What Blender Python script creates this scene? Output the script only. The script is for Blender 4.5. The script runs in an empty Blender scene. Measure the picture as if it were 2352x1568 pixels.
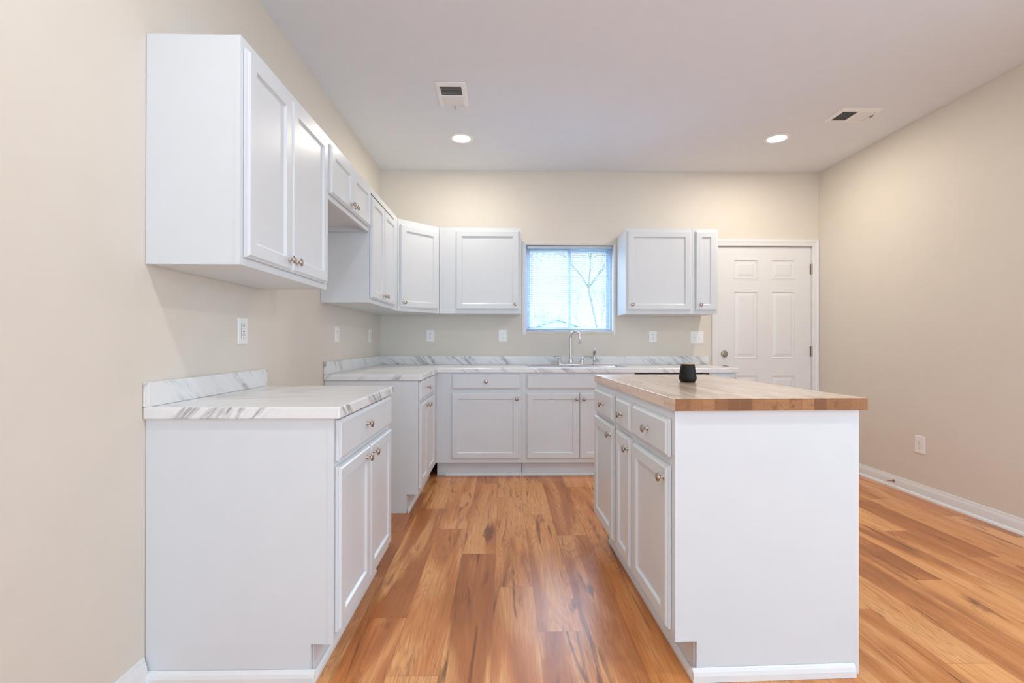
import bpy, bmesh, math, random
from mathutils import Matrix, Vector
C = bpy.context
S = C.scene
COL = S.collection
R = math.radians
random.seed(7)

# ------------------------------------------------------------------ camera
F, YAW, PITCH, ROLL, EYE = 1100.0, 0.0173, 0.0020, -0.0014, 1.130
def rot2(a): return math.cos(a), math.sin(a)
c, s = rot2(YAW);   My = Matrix(((c, -s, 0), (s, c, 0), (0, 0, 1)))
c, s = rot2(PITCH); Mp = Matrix(((1, 0, 0), (0, c, s), (0, -s, c)))
c, s = rot2(ROLL);  Mr = Matrix(((c, 0, -s), (0, 1, 0), (s, 0, c)))
M = Mr @ Mp @ My
cam_d = bpy.data.cameras.new('camera'); cam = bpy.data.objects.new('camera', cam_d); COL.objects.link(cam)
cam_d.sensor_width = 36.0; cam_d.lens = 36.0 * F / 2352.0; cam_d.clip_start = 0.02; cam_d.clip_end = 300
rt, fw, up = M[0], M[1], M[2]
cam.matrix_world = Matrix(((rt[0], up[0], -fw[0], 0), (rt[1], up[1], -fw[1], 0), (rt[2], up[2], -fw[2], EYE), (0, 0, 0, 1)))
S.camera = cam

# ------------------------------------------------------------------ light and exposure
S.view_settings.view_transform = 'Standard'; S.view_settings.look = 'None'
S.view_settings.gamma = 1.0; S.view_settings.use_curve_mapping = False
S.view_settings.exposure = 0.12
S.cycles.sample_clamp_indirect = 20.0; S.cycles.max_bounces = 10; S.cycles.diffuse_bounces = 7; S.cycles.transparent_max_bounces = 16
W = bpy.data.worlds.new('sky'); S.world = W; W.use_nodes = True
bg = W.node_tree.nodes['Background']
# overcast sky: brighter overhead than low over the trees beyond the kitchen window, open bright sky on the far side
_n = W.node_tree
def _wn(t): return _n.nodes.new(t)
def _mr(src, a, b, lo, hi):
    m = _wn('ShaderNodeMapRange'); m.interpolation_type = 'SMOOTHSTEP'
    for i, v in enumerate((a, b, lo, hi)): m.inputs[i + 1].default_value = v
    _n.links.new(src, m.inputs[0]); return m.outputs[0]
_sep = _wn('ShaderNodeSeparateXYZ'); _n.links.new(_wn('ShaderNodeTexCoord').outputs['Generated'], _sep.inputs[0])
_hi = _mr(_sep.outputs[2], .20, .38, 0, 1)
_yf = _mr(_sep.outputs[1], -.1, .5, 0, 1)
SKY_LOW, SKY_HIGH, SKY_REAR = 1.08, 52.0, 5.3
def _lerp(f, a, b, rgba):
    m = _wn('ShaderNodeMix'); m.data_type = 'RGBA' if rgba else 'FLOAT'; o = 6 if rgba else 2
    _n.links.new(f, m.inputs[0])
    for i, v in ((o, a), (o + 1, b)):
        if hasattr(v, 'links'): _n.links.new(v, m.inputs[i])
        else: m.inputs[i].default_value = v
    return m.outputs[2 if rgba else 0]
_n.links.new(_lerp(_yf, SKY_REAR, _lerp(_hi, SKY_LOW, SKY_HIGH, False), False), bg.inputs['Strength'])
_n.links.new(_lerp(_yf, (.58, .78, 1, 1), _lerp(_hi, (.94, .97, 1, 1), (.62, .79, 1, 1), True), True), bg.inputs['Color'])
LAMP_COL = (0.93, 0.97, 1.0)
LAMPS = [(-0.344, 3.885, 8), (2.207, 3.833, 12), (2.207, 0.85, 14), (-0.344, 0.85, 10), (-0.344, -2.1, 10), (2.207, -2.1, 16)]  # the lamp above the camera on the left is added for fill

# ------------------------------------------------------------------ room numbers (metres)
XL, XR, YB, YR, ZC = -1.185, 3.070, 4.619, -3.6, 2.785
T = 0.12
WX0, WX1, WZ0, WZ1 = 0.190, 1.070, 1.215, 2.085      # kitchen window opening
DX0, DX1, DZ1 = 2.085, 3.005, 2.068                  # entry door opening

# ------------------------------------------------------------------ node helpers
def newmat(name):
    m = bpy.data.materials.new(name); m.use_nodes = True
    nt = m.node_tree; b = nt.nodes['Principled BSDF']
    return m, nt, b
def N(nt, t, **k):
    n = nt.nodes.new(t)
    for a, v in k.items():
        if a.startswith('i_'):
            n.inputs[int(a[2:])].default_value = v
        else: setattr(n, a, v)
    return n
def L(nt, a, b): nt.links.new(a, b)
def math_(nt, op, a, b=None, c=None):
    n = nt.nodes.new('ShaderNodeMath'); n.operation = op
    for i, v in enumerate((a, b, c)):
        if v is None: continue
        if isinstance(v, (int, float)): n.inputs[i].default_value = v
        else: nt.links.new(v, n.inputs[i])
    return n.outputs[0]
def mix(nt, fac, a, b, mode='MIX'):
    n = nt.nodes.new('ShaderNodeMix'); n.data_type = 'RGBA'; n.blend_type = mode
    for i, v in ((0, fac), (6, a), (7, b)):
        if isinstance(v, (int, float)): n.inputs[i].default_value = v
        elif isinstance(v, tuple): n.inputs[i].default_value = (*v[:3], 1)
        else: nt.links.new(v, n.inputs[i])
    return n.outputs[2]
def ramp(nt, fac, stops):
    n = nt.nodes.new('ShaderNodeValToRGB'); e = n.color_ramp.elements
    while len(e) < len(stops): e.new(0.5)
    for el, (p, col) in zip(e, stops):
        el.position = p; el.color = (*col, 1) if len(col) == 3 else col
    nt.links.new(fac, n.inputs[0]); return n.outputs[0]
def noise(nt, vec, scale, detail=3, rough=.5, dist=0):
    n = nt.nodes.new('ShaderNodeTexNoise'); n.inputs['Scale'].default_value = scale
    n.inputs['Detail'].default_value = detail; n.inputs['Roughness'].default_value = rough
    n.inputs['Distortion'].default_value = dist
    if vec is not None: nt.links.new(vec, n.inputs['Vector'])
    return n.outputs['Fac']
def mapping(nt, vec, scale=(1,1,1), rot=(0,0,0), loc=(0,0,0)):
    n = nt.nodes.new('ShaderNodeMapping'); n.inputs['Scale'].default_value = scale
    n.inputs['Rotation'].default_value = rot; n.inputs['Location'].default_value = loc
    nt.links.new(vec, n.inputs['Vector']); return n.outputs[0]
def objco(nt): return nt.nodes.new('ShaderNodeTexCoord').outputs['Object']
def worldco(nt): return nt.nodes.new('ShaderNodeNewGeometry').outputs['Position']
def bump(nt, b, h, strength, dist=0.002):
    n = nt.nodes.new('ShaderNodeBump'); n.inputs['Strength'].default_value = strength
    n.inputs['Distance'].default_value = dist
    nt.links.new(h, n.inputs['Height']); nt.links.new(n.outputs[0], b.inputs['Normal'])

def flat(name, col, rough=.5, metal=0.0, spec=.5, bump_scale=None, bump_s=.1):
    m, nt, b = newmat(name)
    co = objco(nt)
    v = noise(nt, co, 9, 3)
    lo = tuple(x * .975 for x in col); hi = tuple(min(1, x * 1.02) for x in col)
    L(nt, mix(nt, v, lo, hi), b.inputs['Base Color'])
    b.inputs['Roughness'].default_value = rough; b.inputs['Metallic'].default_value = metal
    b.inputs['Specular IOR Level'].default_value = spec
    if bump_scale: bump(nt, b, noise(nt, co, bump_scale, 4), bump_s)
    return m

MAT = {}
MAT['wall'] = flat('wall_paint', (.730, .680, .600), .62, bump_scale=160, bump_s=.12, spec=.35)
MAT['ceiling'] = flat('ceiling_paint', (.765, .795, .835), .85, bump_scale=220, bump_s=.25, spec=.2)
MAT['cab'] = flat('cabinet_paint', (.700, .735, .765), .30, bump_scale=60, bump_s=.03)
MAT['trim'] = flat('trim_paint', (.79, .80, .80), .33)
MAT['vinyl'] = flat('daylight_blued_vinyl', (.46, .52, .62), .35)  # white vinyl with bluish window light mixed into its base colour
MAT['plastic'] = flat('white_plastic', (.86, .86, .85), .28)
MAT['slot'] = flat('dark_slot', (.03, .028, .025), .6)
MAT['raw'] = flat('raw_cabinet_wood', (.50, .30, .22), .7)
MAT['duct'] = flat('duct_shade', (.06, .055, .055), .6)
MAT['nickel'] = flat('satin_nickel', (.50, .43, .37), .26, 1.0)
MAT['bronze'] = flat('aged_nickel_hardware', (.40, .34, .28), .34, 1.0)
MAT['chrome'] = flat('polished_chrome', (.72, .73, .75), .07, 1.0)
MAT['steel'] = flat('stainless_steel', (.58, .59, .61), .22, 1.0)
MAT['black'] = flat('matte_black', (.006, .0045, .004), .45, spec=.3)
MAT['lidwood'] = flat('pale_lid_wood', (.62, .38, .17), .5)
MAT['rubber'] = flat('door_stop_tip', (.75, .72, .68), .6)
MAT['brasswood'] = flat('door_stop_rod', (.36, .16, .08), .45)

def marble(name, rot, seed, amt=1.0):
    m, nt, b = newmat(name)
    co = mapping(nt, objco(nt), rot=rot, loc=(seed, seed * .7, seed * .3))
    st = mapping(nt, co, scale=(2.0, 13.0, 13.0))       # veins run along local x
    n1 = noise(nt, st, 1.0, 5, .6, .55)
    d = math_(nt, 'ABSOLUTE', math_(nt, 'SUBTRACT', n1, .5))
    vein = ramp(nt, d, [(0.0, (1, 1, 1)), (.012, (.55,) * 3), (.060, (0, 0, 0))])
    patch = noise(nt, mapping(nt, co, scale=(1.1, 3.2, 3.2), loc=(3, 1, 2)), 2.2, 2)
    patch = ramp(nt, patch, [(.49, (.04,) * 3), (.60, (1, 1, 1))])
    n2 = noise(nt, mapping(nt, co, scale=(5, 42, 42), loc=(9, 4, 2)), 1.0, 3, .6, .3)
    d2 = math_(nt, 'ABSOLUTE', math_(nt, 'SUBTRACT', n2, .5))
    fine = ramp(nt, d2, [(0.0, (.55,) * 3), (.03, (0, 0, 0))])
    cloud = noise(nt, mapping(nt, co, scale=(2, 7, 7)), 1.5, 3)
    base = mix(nt, cloud, (.85, .855, .85), (.76, .765, .77))
    f = math_(nt, 'MULTIPLY', vein, patch); f2 = math_(nt, 'MULTIPLY', fine, patch)
    f = math_(nt, 'MULTIPLY', f, .95 * amt)
    colr = mix(nt, f, base, (.22, .22, .24))
    colr = mix(nt, math_(nt, 'MULTIPLY', f2, .8 * amt), colr, (.42, .41, .42))
    L(nt, colr, b.inputs['Base Color']); b.inputs['Roughness'].default_value = .26
    return m
MAT['mar_top'] = marble('marble_laminate_top', (0, 0, R(-14)), 1.3, .42)
MAT['mar_x'] = marble('marble_laminate_back_splash', (0, R(-42), 0), 4.1)     # faces -y: "\" veins
MAT['mar_e'] = marble('marble_laminate_end', (0, R(50), 0), 2.2)            # faces -y: "/" veins
MAT['mar_y'] = marble('marble_laminate_side_splash', (R(38), 0, R(90)), 6.0)

def floor_mat():
    m, nt, b = newmat('oak_plank_floor')
    sep = N(nt, 'ShaderNodeSeparateXYZ'); L(nt, worldco(nt), sep.inputs[0])
    X, Y = sep.outputs[0], sep.outputs[1]
    u = math_(nt, 'DIVIDE', math_(nt, 'ADD', X, .042), .178)
    col = math_(nt, 'FLOOR', u); fu = math_(nt, 'SUBTRACT', u, col)
    v = math_(nt, 'DIVIDE', math_(nt, 'SUBTRACT', Y, math_(nt, 'SUBTRACT', 2.218, math_(nt, 'MULTIPLY', col, .346))), 1.28)
    row = math_(nt, 'FLOOR', v); fv = math_(nt, 'SUBTRACT', v, row)
    cmb = N(nt, 'ShaderNodeCombineXYZ'); L(nt, col, cmb.inputs[0]); L(nt, row, cmb.inputs[1])
    wn = N(nt, 'ShaderNodeTexWhiteNoise', noise_dimensions='3D'); L(nt, cmb.outputs[0], wn.inputs['Vector'])
    rnd = wn.outputs['Value']
    sc = N(nt, 'ShaderNodeSeparateColor'); L(nt, wn.outputs['Color'], sc.inputs[0])
    r2, r3 = sc.outputs[1], sc.outputs[2]
    co = N(nt, 'ShaderNodeCombineXYZ')
    L(nt, math_(nt, 'ADD', X, math_(nt, 'MULTIPLY', rnd, 13)), co.inputs[0])
    L(nt, math_(nt, 'ADD', Y, math_(nt, 'MULTIPLY', r2, 17)), co.inputs[1])
    L(nt, math_(nt, 'MULTIPLY', r3, 9), co.inputs[2])
    base = ramp(nt, rnd, [(0.0, (.290, .118, .048)), (.22, (.390, .180, .080)), (.45, (.455, .215, .096)),
                          (.68, (.530, .300, .155)), (.85, (.420, .185, .082)), (1.0, (.335, .150, .068))])
    # broad tone drift inside one board
    wob = mapping(nt, co.outputs[0], scale=(1, 1, 1))
    drift = noise(nt, mapping(nt, wob, scale=(7.5, .85, 1)), 1.0, 3, .50, .8)
    base = mix(nt, ramp(nt, drift, [(.47, (0, 0, 0)), (.62, (.80,) * 3)]), base, (.56, .350, .205))
    base = mix(nt, ramp(nt, drift, [(.30, (.80,) * 3), (.45, (0, 0, 0))]), base, (.225, .092, .040))
    # cathedral rings
    rg = noise(nt, mapping(nt, co.outputs[0], scale=(8.5, .80, 1), loc=(2, 5, 0)), 1.0, 2, .45, .35)
    rings = math_(nt, 'FRACT', math_(nt, 'MULTIPLY', rg, 26))
    rings = ramp(nt, rings, [(0.0, (0, 0, 0)), (.45, (.35,) * 3), (.78, (1, 1, 1)), (.92, (.2,) * 3), (1, (0, 0, 0))])
    ringamt = math_(nt, 'MULTIPLY', rings, math_(nt, 'MULTIPLY', math_(nt, 'GREATER_THAN', r3, .45), .34))
    base = mix(nt, ringamt, base, (.200, .078, .036))
    # fine grain
    gr = noise(nt, mapping(nt, co.outputs[0], scale=(170, 6, 1)), 1.0, 4, .6)
    base = mix(nt, ramp(nt, gr, [(.40, (.30,) * 3), (.60, (0, 0, 0))]), base, (.200, .080, .036))
    # dark mineral streaks and knots
    stn = noise(nt, mapping(nt, co.outputs[0], scale=(15, 1.5, 1), loc=(7, 3, 0)), 1.0, 4, .62, 1.3)
    base = mix(nt, ramp(nt, stn, [(.58, (0, 0, 0)), (.68, (.85,) * 3)]), base, (.120, .050, .026))
    kn = N(nt, 'ShaderNodeTexVoronoi'); kn.inputs['Scale'].default_value = 1.0
    L(nt, mapping(nt, co.outputs[0], scale=(6.0, 2.4, 1)), kn.inputs['Vector'])
    base = mix(nt, ramp(nt, kn.outputs['Distance'], [(.0, (.85,) * 3), (.03, (.6,) * 3), (.075, (0, 0, 0))]), base, (.085, .035, .018))
    # seams
    e1 = math_(nt, 'MULTIPLY', math_(nt, 'MINIMUM', fu, math_(nt, 'SUBTRACT', 1, fu)), .178)
    e2 = math_(nt, 'MULTIPLY', math_(nt, 'MINIMUM', fv, math_(nt, 'SUBTRACT', 1, fv)), 1.28)
    e = math_(nt, 'MINIMUM', e1, e2)
    seam = ramp(nt, e, [(0.0, (.30,) * 3), (.0012, (0, 0, 0))])
    base = mix(nt, seam, base, (.13, .05, .02))
    base = mix(nt, 1.0, base, (1.56, 1.30, .90), 'MULTIPLY')
    L(nt, base, b.inputs['Base Color'])
    b.inputs['Roughness'].default_value = .36
    rr = math_(nt, 'ADD', .23, math_(nt, 'MULTIPLY', gr, .14)); L(nt, rr, b.inputs['Roughness'])
    bump(nt, b, math_(nt, 'SUBTRACT', math_(nt, 'MULTIPLY', gr, .5), seam), .10, .001)
    return m
MAT['floor'] = floor_mat()

def butcher_mat(name, end):
    m, nt, b = newmat(name)
    sep = N(nt, 'ShaderNodeSeparateXYZ'); L(nt, objco(nt), sep.inputs[0])
    X, Y, Z = sep.outputs
    u = math_(nt, 'DIVIDE', X, .0425); col = math_(nt, 'FLOOR', u); fu = math_(nt, 'SUBTRACT', u, col)
    wc = N(nt, 'ShaderNodeTexWhiteNoise', noise_dimensions='1D'); L(nt, col, wc.inputs['W'])
    v = math_(nt, 'ADD', math_(nt, 'DIVIDE', Y, .46), math_(nt, 'MULTIPLY', wc.outputs['Value'], 5)); row = math_(nt, 'FLOOR', v)
    fv = math_(nt, 'SUBTRACT', v, row)
    cmb = N(nt, 'ShaderNodeCombineXYZ'); L(nt, col, cmb.inputs[0]); L(nt, row, cmb.inputs[1])
    wn = N(nt, 'ShaderNodeTexWhiteNoise', noise_dimensions='3D'); L(nt, cmb.outputs[0], wn.inputs['Vector'])
    rnd = wn.outputs['Value']
    co = N(nt, 'ShaderNodeCombineXYZ')
    L(nt, math_(nt, 'ADD', X, math_(nt, 'MULTIPLY', rnd, 11)), co.inputs[0]); L(nt, Y, co.inputs[1])
    L(nt, math_(nt, 'ADD', Z, math_(nt, 'MULTIPLY', rnd, 5)), co.inputs[2])
    if end:
        base = ramp(nt, rnd, [(0, (.20, .080, .022)), (.4, (.31, .135, .042)), (.8, (.40, .19, .070)), (1, (.25, .10, .028))])
        vo = N(nt, 'ShaderNodeTexNoise'); vo.inputs['Scale'].default_value = 16; vo.inputs['Distortion'].default_value = .5
        vo.inputs['Detail'].default_value = 1
        L(nt, co.outputs[0], vo.inputs['Vector'])
        rg = math_(nt, 'FRACT', math_(nt, 'MULTIPLY', vo.outputs['Fac'], 9))
        base = mix(nt, ramp(nt, rg, [(0, (0, 0, 0)), (.6, (.35,) * 3), (1, (0, 0, 0))]), base, (.21, .075, .018))
        kn = noise(nt, co.outputs[0], 24, 2)
        base = mix(nt, ramp(nt, kn, [(.60, (0, 0, 0)), (.72, (.75,) * 3)]), base, (.12, .035, .008))
        b.inputs['Roughness'].default_value = .45
        seam = math_(nt, 'MULTIPLY', math_(nt, 'MINIMUM', fu, math_(nt, 'SUBTRACT', 1, fu)), .0425)
    else:
        base = ramp(nt, rnd, [(0, (.68, .46, .30)), (.35, (.80, .60, .43)), (.7, (.86, .70, .54)), (1, (.74, .52, .35))])
        g = noise(nt, mapping(nt, co.outputs[0], scale=(55, 2.2, 55)), 1, 4, .6, .4)
        base = mix(nt, ramp(nt, g, [(.48, (0, 0, 0)), (.70, (.6,) * 3)]), base, (.40, .17, .07))
        d = noise(nt, mapping(nt, co.outputs[0], scale=(22, 3.5, 22), loc=(4, 2, 1)), 1, 3, .6, .8)
        base = mix(nt, ramp(nt, d, [(.63, (0, 0, 0)), (.74, (.7,) * 3)]), base, (.27, .09, .04))
        seam = math_(nt, 'MINIMUM', math_(nt, 'MULTIPLY', math_(nt, 'MINIMUM', fu, math_(nt, 'SUBTRACT', 1, fu)), .0425),
                     math_(nt, 'MULTIPLY', math_(nt, 'MINIMUM', fv, math_(nt, 'SUBTRACT', 1, fv)), .46))
        b.inputs['Roughness'].default_value = .40
        b.inputs['Coat Weight'].default_value = 1.0; b.inputs['Coat Roughness'].default_value = .20; b.inputs['Coat IOR'].default_value = 1.6
    base = mix(nt, ramp(nt, seam, [(0, (.45,) * 3), (.0012, (0, 0, 0))]), base, (.25, .10, .04))
    L(nt, base, b.inputs['Base Color'])
    return m
MAT['butcher'] = butcher_mat('butcher_block_long_grain', False)
MAT['endgrain'] = butcher_mat('butcher_block_end_grain', True)

def emit(name, col, st):
    m = bpy.data.materials.new(name); m.use_nodes = True; nt = m.node_tree
    nt.nodes.clear(); o = nt.nodes.new('ShaderNodeOutputMaterial'); e = nt.nodes.new('ShaderNodeEmission')
    e.inputs[0].default_value = (*col, 1); e.inputs[1].default_value = st; nt.links.new(e.outputs[0], o.inputs[0]); return m
MAT['lamp'] = emit('led_diffuser', (1.0, .97, .92), 6.0)
def glass():
    m = bpy.data.materials.new('window_glass'); m.use_nodes = True; nt = m.node_tree
    nt.nodes.clear(); o = nt.nodes.new('ShaderNodeOutputMaterial'); t = nt.nodes.new('ShaderNodeBsdfTransparent')
    g = nt.nodes.new('ShaderNodeBsdfGlossy'); g.inputs['Roughness'].default_value = .02
    gm = nt.nodes.new('ShaderNodeNewGeometry'); vd = nt.nodes.new('ShaderNodeVectorMath'); vd.operation = 'DOT_PRODUCT'
    nt.links.new(gm.outputs['Normal'], vd.inputs[0]); nt.links.new(gm.outputs['Incoming'], vd.inputs[1])
    q = math_(nt, 'POWER', math_(nt, 'SUBTRACT', 1.0, math_(nt, 'ABSOLUTE', vd.outputs['Value'])), 5)
    q = math_(nt, 'MULTIPLY_ADD', q, .9, .035); mx = nt.nodes.new('ShaderNodeMixShader')
    t.inputs[0].default_value = (.95, .97, .97, 1)
    nt.links.new(q, mx.inputs[0]); nt.links.new(t.outputs[0], mx.inputs[1]); nt.links.new(g.outputs[0], mx.inputs[2])
    nt.links.new(mx.outputs[0], o.inputs[0]); return m
MAT['glass'] = glass()
def slat_mat():
    m, nt, b = newmat('blind_slat_vinyl')
    b.inputs['Base Color'].default_value = (.40, .46, .57, 1); b.inputs['Roughness'].default_value = .4  # white slats, colour darkened and blued to stand for the window light
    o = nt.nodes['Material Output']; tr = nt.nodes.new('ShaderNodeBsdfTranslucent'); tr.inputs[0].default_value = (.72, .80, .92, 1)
    mx = nt.nodes.new('ShaderNodeMixShader'); mx.inputs[0].default_value = .02
    nt.links.new(b.outputs[0], mx.inputs[1]); nt.links.new(tr.outputs[0], mx.inputs[2]); nt.links.new(mx.outputs[0], o.inputs[0])
    return m
MAT['slat'] = slat_mat()
MAT['bark'] = flat('tree_bark', (.13, .135, .15), .9, bump_scale=40, bump_s=.6)
MAT['leaf'] = flat('tree_leaves', (.17, .21, .19), .7)
MAT['siding'] = flat('house_siding', (.62, .63, .64), .7)
MAT['shingle'] = flat('roof_shingle', (.27, .29, .33), .9, bump_scale=30, bump_s=.5)
MAT['grass'] = flat('lawn_grass', (.07, .09, .045), .9, bump_scale=8, bump_s=.5)

# ------------------------------------------------------------------ mesh helpers
class MB:
    def __init__(self): self.bm = bmesh.new()
    def quadface(self, vs, mi=0):
        try:
            f = self.bm.faces.new(vs); f.material_index = mi; return f
        except ValueError: return None
    def box(self, x0, x1, y0, y1, z0, z1, mi=0, M=None):
        v = [Vector((x, y, z)) for z in (z0, z1) for y in (y0, y1) for x in (x0, x1)]
        if M is not None: v = [M @ p for p in v]
        b = [self.bm.verts.new(p) for p in v]
        for q in ((0, 2, 3, 1), (4, 5, 7, 6), (0, 1, 5, 4), (2, 6, 7, 3), (1, 3, 7, 5), (0, 4, 6, 2)):
            self.quadface([b[i] for i in q], mi)
        return self
    def rings(self, rs, mi=0, cap0=True, cap1=True, mis=None):
        """successive loops of points, bridged"""
        L_ = [[self.bm.verts.new(p) for p in r] for r in rs]
        for k in range(len(L_) - 1):
            a, b = L_[k], L_[k + 1]; n = len(a)
            for i in range(n):
                self.quadface([a[i], a[(i + 1) % n], b[(i + 1) % n], b[i]], mis[k] if mis else mi)
        if cap0: self.quadface(list(reversed(L_[0])), mi)
        if cap1: self.quadface(L_[-1], mis[-1] if mis else mi)
        return self
    def lathe(self, prof, n=24, M=None, mi=0, mis=None):
        """prof: (r, h) pairs along local z"""
        rs = []
        for r, h in prof:
            r = max(r, 1e-5)
            ring = [Vector((r * math.cos(2 * math.pi * i / n), r * math.sin(2 * math.pi * i / n), h)) for i in range(n)]
            rs.append([M @ p for p in ring] if M is not None else ring)
        return self.rings(rs, mi, mis=mis)
    def tube(self, pts, rad, n=12, mi=0):
        pts = [Vector(p) for p in pts]
        rad = rad if isinstance(rad, (list, tuple)) else [rad] * len(pts)
        t0 = (pts[1] - pts[0]).normalized(); ref = Vector((0, 0, 1)) if abs(t0.z) < .9 else Vector((1, 0, 0))
        u = t0.cross(ref).normalized(); rs = []
        for i, p in enumerate(pts):
            t = (pts[min(i + 1, len(pts) - 1)] - pts[max(i - 1, 0)]).normalized()
            u = (u - t * u.dot(t)).normalized(); w = t.cross(u)
            rs.append([p + (u * math.cos(2 * math.pi * k / n) + w * math.sin(2 * math.pi * k / n)) * rad[i] for k in range(n)])
        return self.rings(rs, mi)
    def prism(self, poly, y0, y1, mi=0, axis='y'):
        """poly in (x,z) extruded along y, or (y,z) along x, or (x,y) along z"""
        f = {'y': lambda a, b, t: (a, t, b), 'x': lambda a, b, t: (t, a, b), 'z': lambda a, b, t: (a, b, t)}[axis]
        return self.rings([[Vector(f(a, b, y0)) for a, b in poly], [Vector(f(a, b, y1)) for a, b in poly]], mi)
    def obj(self, name, mats, parent=None, loc=None, bevel=0, seg=2, smooth=False, angle=40):
        bmesh.ops.remove_doubles(self.bm, verts=self.bm.verts, dist=1e-6)
        bmesh.ops.recalc_face_normals(self.bm, faces=self.bm.faces)
        me = bpy.data.meshes.new(name); self.bm.to_mesh(me); self.bm.free()
        o = bpy.data.objects.new(name, me); COL.objects.link(o)
        for m in (mats if isinstance(mats, (list, tuple)) else [mats]): me.materials.append(m)
        if parent is not None: o.parent = parent
        if loc is not None: o.location = loc
        if bevel:
            b = o.modifiers.new('bevel', 'BEVEL'); b.width = bevel; b.segments = seg; b.limit_method = 'ANGLE'; b.angle_limit = R(angle)
            b.harden_normals = False
        if smooth:
            for p in me.polygons: p.use_smooth = True
            try: me.set_sharp_from_angle(angle=R(angle))
            except Exception: pass
        return o

def thing(name, label, cat, loc=(0, 0, 0), rz=0, group=None):
    o = bpy.data.objects.new(name, None); COL.objects.link(o)
    o.location = loc; o.rotation_euler = (0, 0, rz); o.empty_display_size = .1
    o['label'] = label; o['category'] = cat
    if group: o['group'] = group
    return o
def tag(o, label, cat, group=None):
    o['label'] = label; o['category'] = cat
    if group: o['group'] = group
    return o
def struct(o): o['kind'] = 'structure'; return o

def cells(mb, xs, ys, solid, t0, t1, put, mi=0):
    """grid of cells; solid(i,j); put(a,b,t)->xyz; only outer faces are made"""
    nx, ny = len(xs) - 1, len(ys) - 1
    V = {}
    def v(i, j, k):
        if (i, j, k) not in V: V[(i, j, k)] = mb.bm.verts.new(put(xs[i], ys[j], (t0, t1)[k]))
        return V[(i, j, k)]
    S_ = lambda i, j: 0 <= i < nx and 0 <= j < ny and solid(i, j)
    for i in range(nx):
        for j in range(ny):
            if not S_(i, j): continue
            for k in (0, 1): mb.quadface([v(i, j, k), v(i + 1, j, k), v(i + 1, j + 1, k), v(i, j + 1, k)], mi)
            if not S_(i - 1, j): mb.quadface([v(i, j, 0), v(i, j + 1, 0), v(i, j + 1, 1), v(i, j, 1)], mi)
            if not S_(i + 1, j): mb.quadface([v(i + 1, j, 0), v(i + 1, j + 1, 0), v(i + 1, j + 1, 1), v(i + 1, j, 1)], mi)
            if not S_(i, j - 1): mb.quadface([v(i, j, 0), v(i + 1, j, 0), v(i + 1, j, 1), v(i, j, 1)], mi)
            if not S_(i, j + 1): mb.quadface([v(i, j + 1, 0), v(i + 1, j + 1, 0), v(i + 1, j + 1, 1), v(i, j + 1, 1)], mi)

# ------------------------------------------------------------------ room shell
struct(MB().box(XL - T, XR + T, YR - T, YB + T, -.12, 0).obj('floor', MAT['floor']))
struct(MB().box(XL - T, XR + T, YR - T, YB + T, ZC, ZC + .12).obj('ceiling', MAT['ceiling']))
struct(MB().box(XL - T, XL, YR - T, YB + T, .0005, ZC - .0005).obj('wall_left', MAT['wall']))
FILL_WIN = (-.6, 1.35, .70, 2.2)                           # unseen window added in the right wall for daylight fill
mb = MB()
cells(mb, [YR - T, FILL_WIN[0], FILL_WIN[1], YB + T], [.0005, FILL_WIN[2], FILL_WIN[3], ZC - .0005], lambda i, j: not (i == 1 and j == 1), XR, XR + T, lambda a, b, t: (t, a, b))
struct(mb.obj('wall_right', MAT['wall']))
mb = MB()
cells(mb, [XL, WX0, WX1, DX0 - .03, DX1 + .03, XR], [.0005, WZ0, WZ1, DZ1 + .03, ZC - .0005],
      lambda i, j: not (i == 1 and j == 1) and not (i == 3 and j in (0, 1, 2)), YB, YB + T, lambda a, b, t: (a, t, b))
struct(mb.obj('wall_back', MAT['wall']))
RX = [(-1.0, .75), (1.05, 2.9)]                       # rear window openings, behind the camera
mb = MB()
cells(mb, [XL, RX[0][0], RX[0][1], RX[1][0], RX[1][1], XR], [.0005, .12, 2.3, ZC - .0005],
      lambda i, j: not (i in (1, 3) and j == 1), YR - T, YR, lambda a, b, t: (a, t, b))
struct(mb.obj('wall_rear', MAT['wall']))

def base_profile():
    return [(0, 0), (.014, 0), (.0135, .060), (.010, .072), (.007, .078), (.006, .090), (0, .092)]
def baseboard(name, a, b, side):
    mb = MB()
    if side == 'left':  pr = [(XL + .0005 + x, z) for x, z in base_profile()]; mb.prism(pr, a, b)
    elif side == 'right': pr = [(XR - .0005 - x, z) for x, z in base_profile()]; mb.prism(pr, a, b)
    else: pr = [(YR + .0005 + x, z) for x, z in base_profile()]; mb.prism(pr, a, b, axis='x')
    o = mb.obj(name, MAT['trim'], smooth=True, angle=30); o.location.z = .0005
    # quarter-round shoe at the foot
    mb = MB()
    q = [(0, 0), (.013, 0)] + [(.013 * math.cos(t), .02 * math.sin(t)) for t in (R(25), R(50), R(70))] + [(0, .02)]
    if side == 'left': mb.prism([(XL + .0145 + x, z) for x, z in q], a, b)
    elif side == 'right': mb.prism([(XR - .0145 - x, z) for x, z in q], a, b)
    else: mb.prism([(YR + .0145 + x, z) for x, z in q], a, b, axis='x')
    mb.obj('shoe_molding', MAT['trim'], o, smooth=True)
    return struct(o)
baseboard('baseboard_left', YR + .03, 1.598, 'left')
baseboard('baseboard_right', YR + .03, YB - .02, 'right')
baseboard('baseboard_rear', XL + .03, XR - .03, 'rear')

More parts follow.
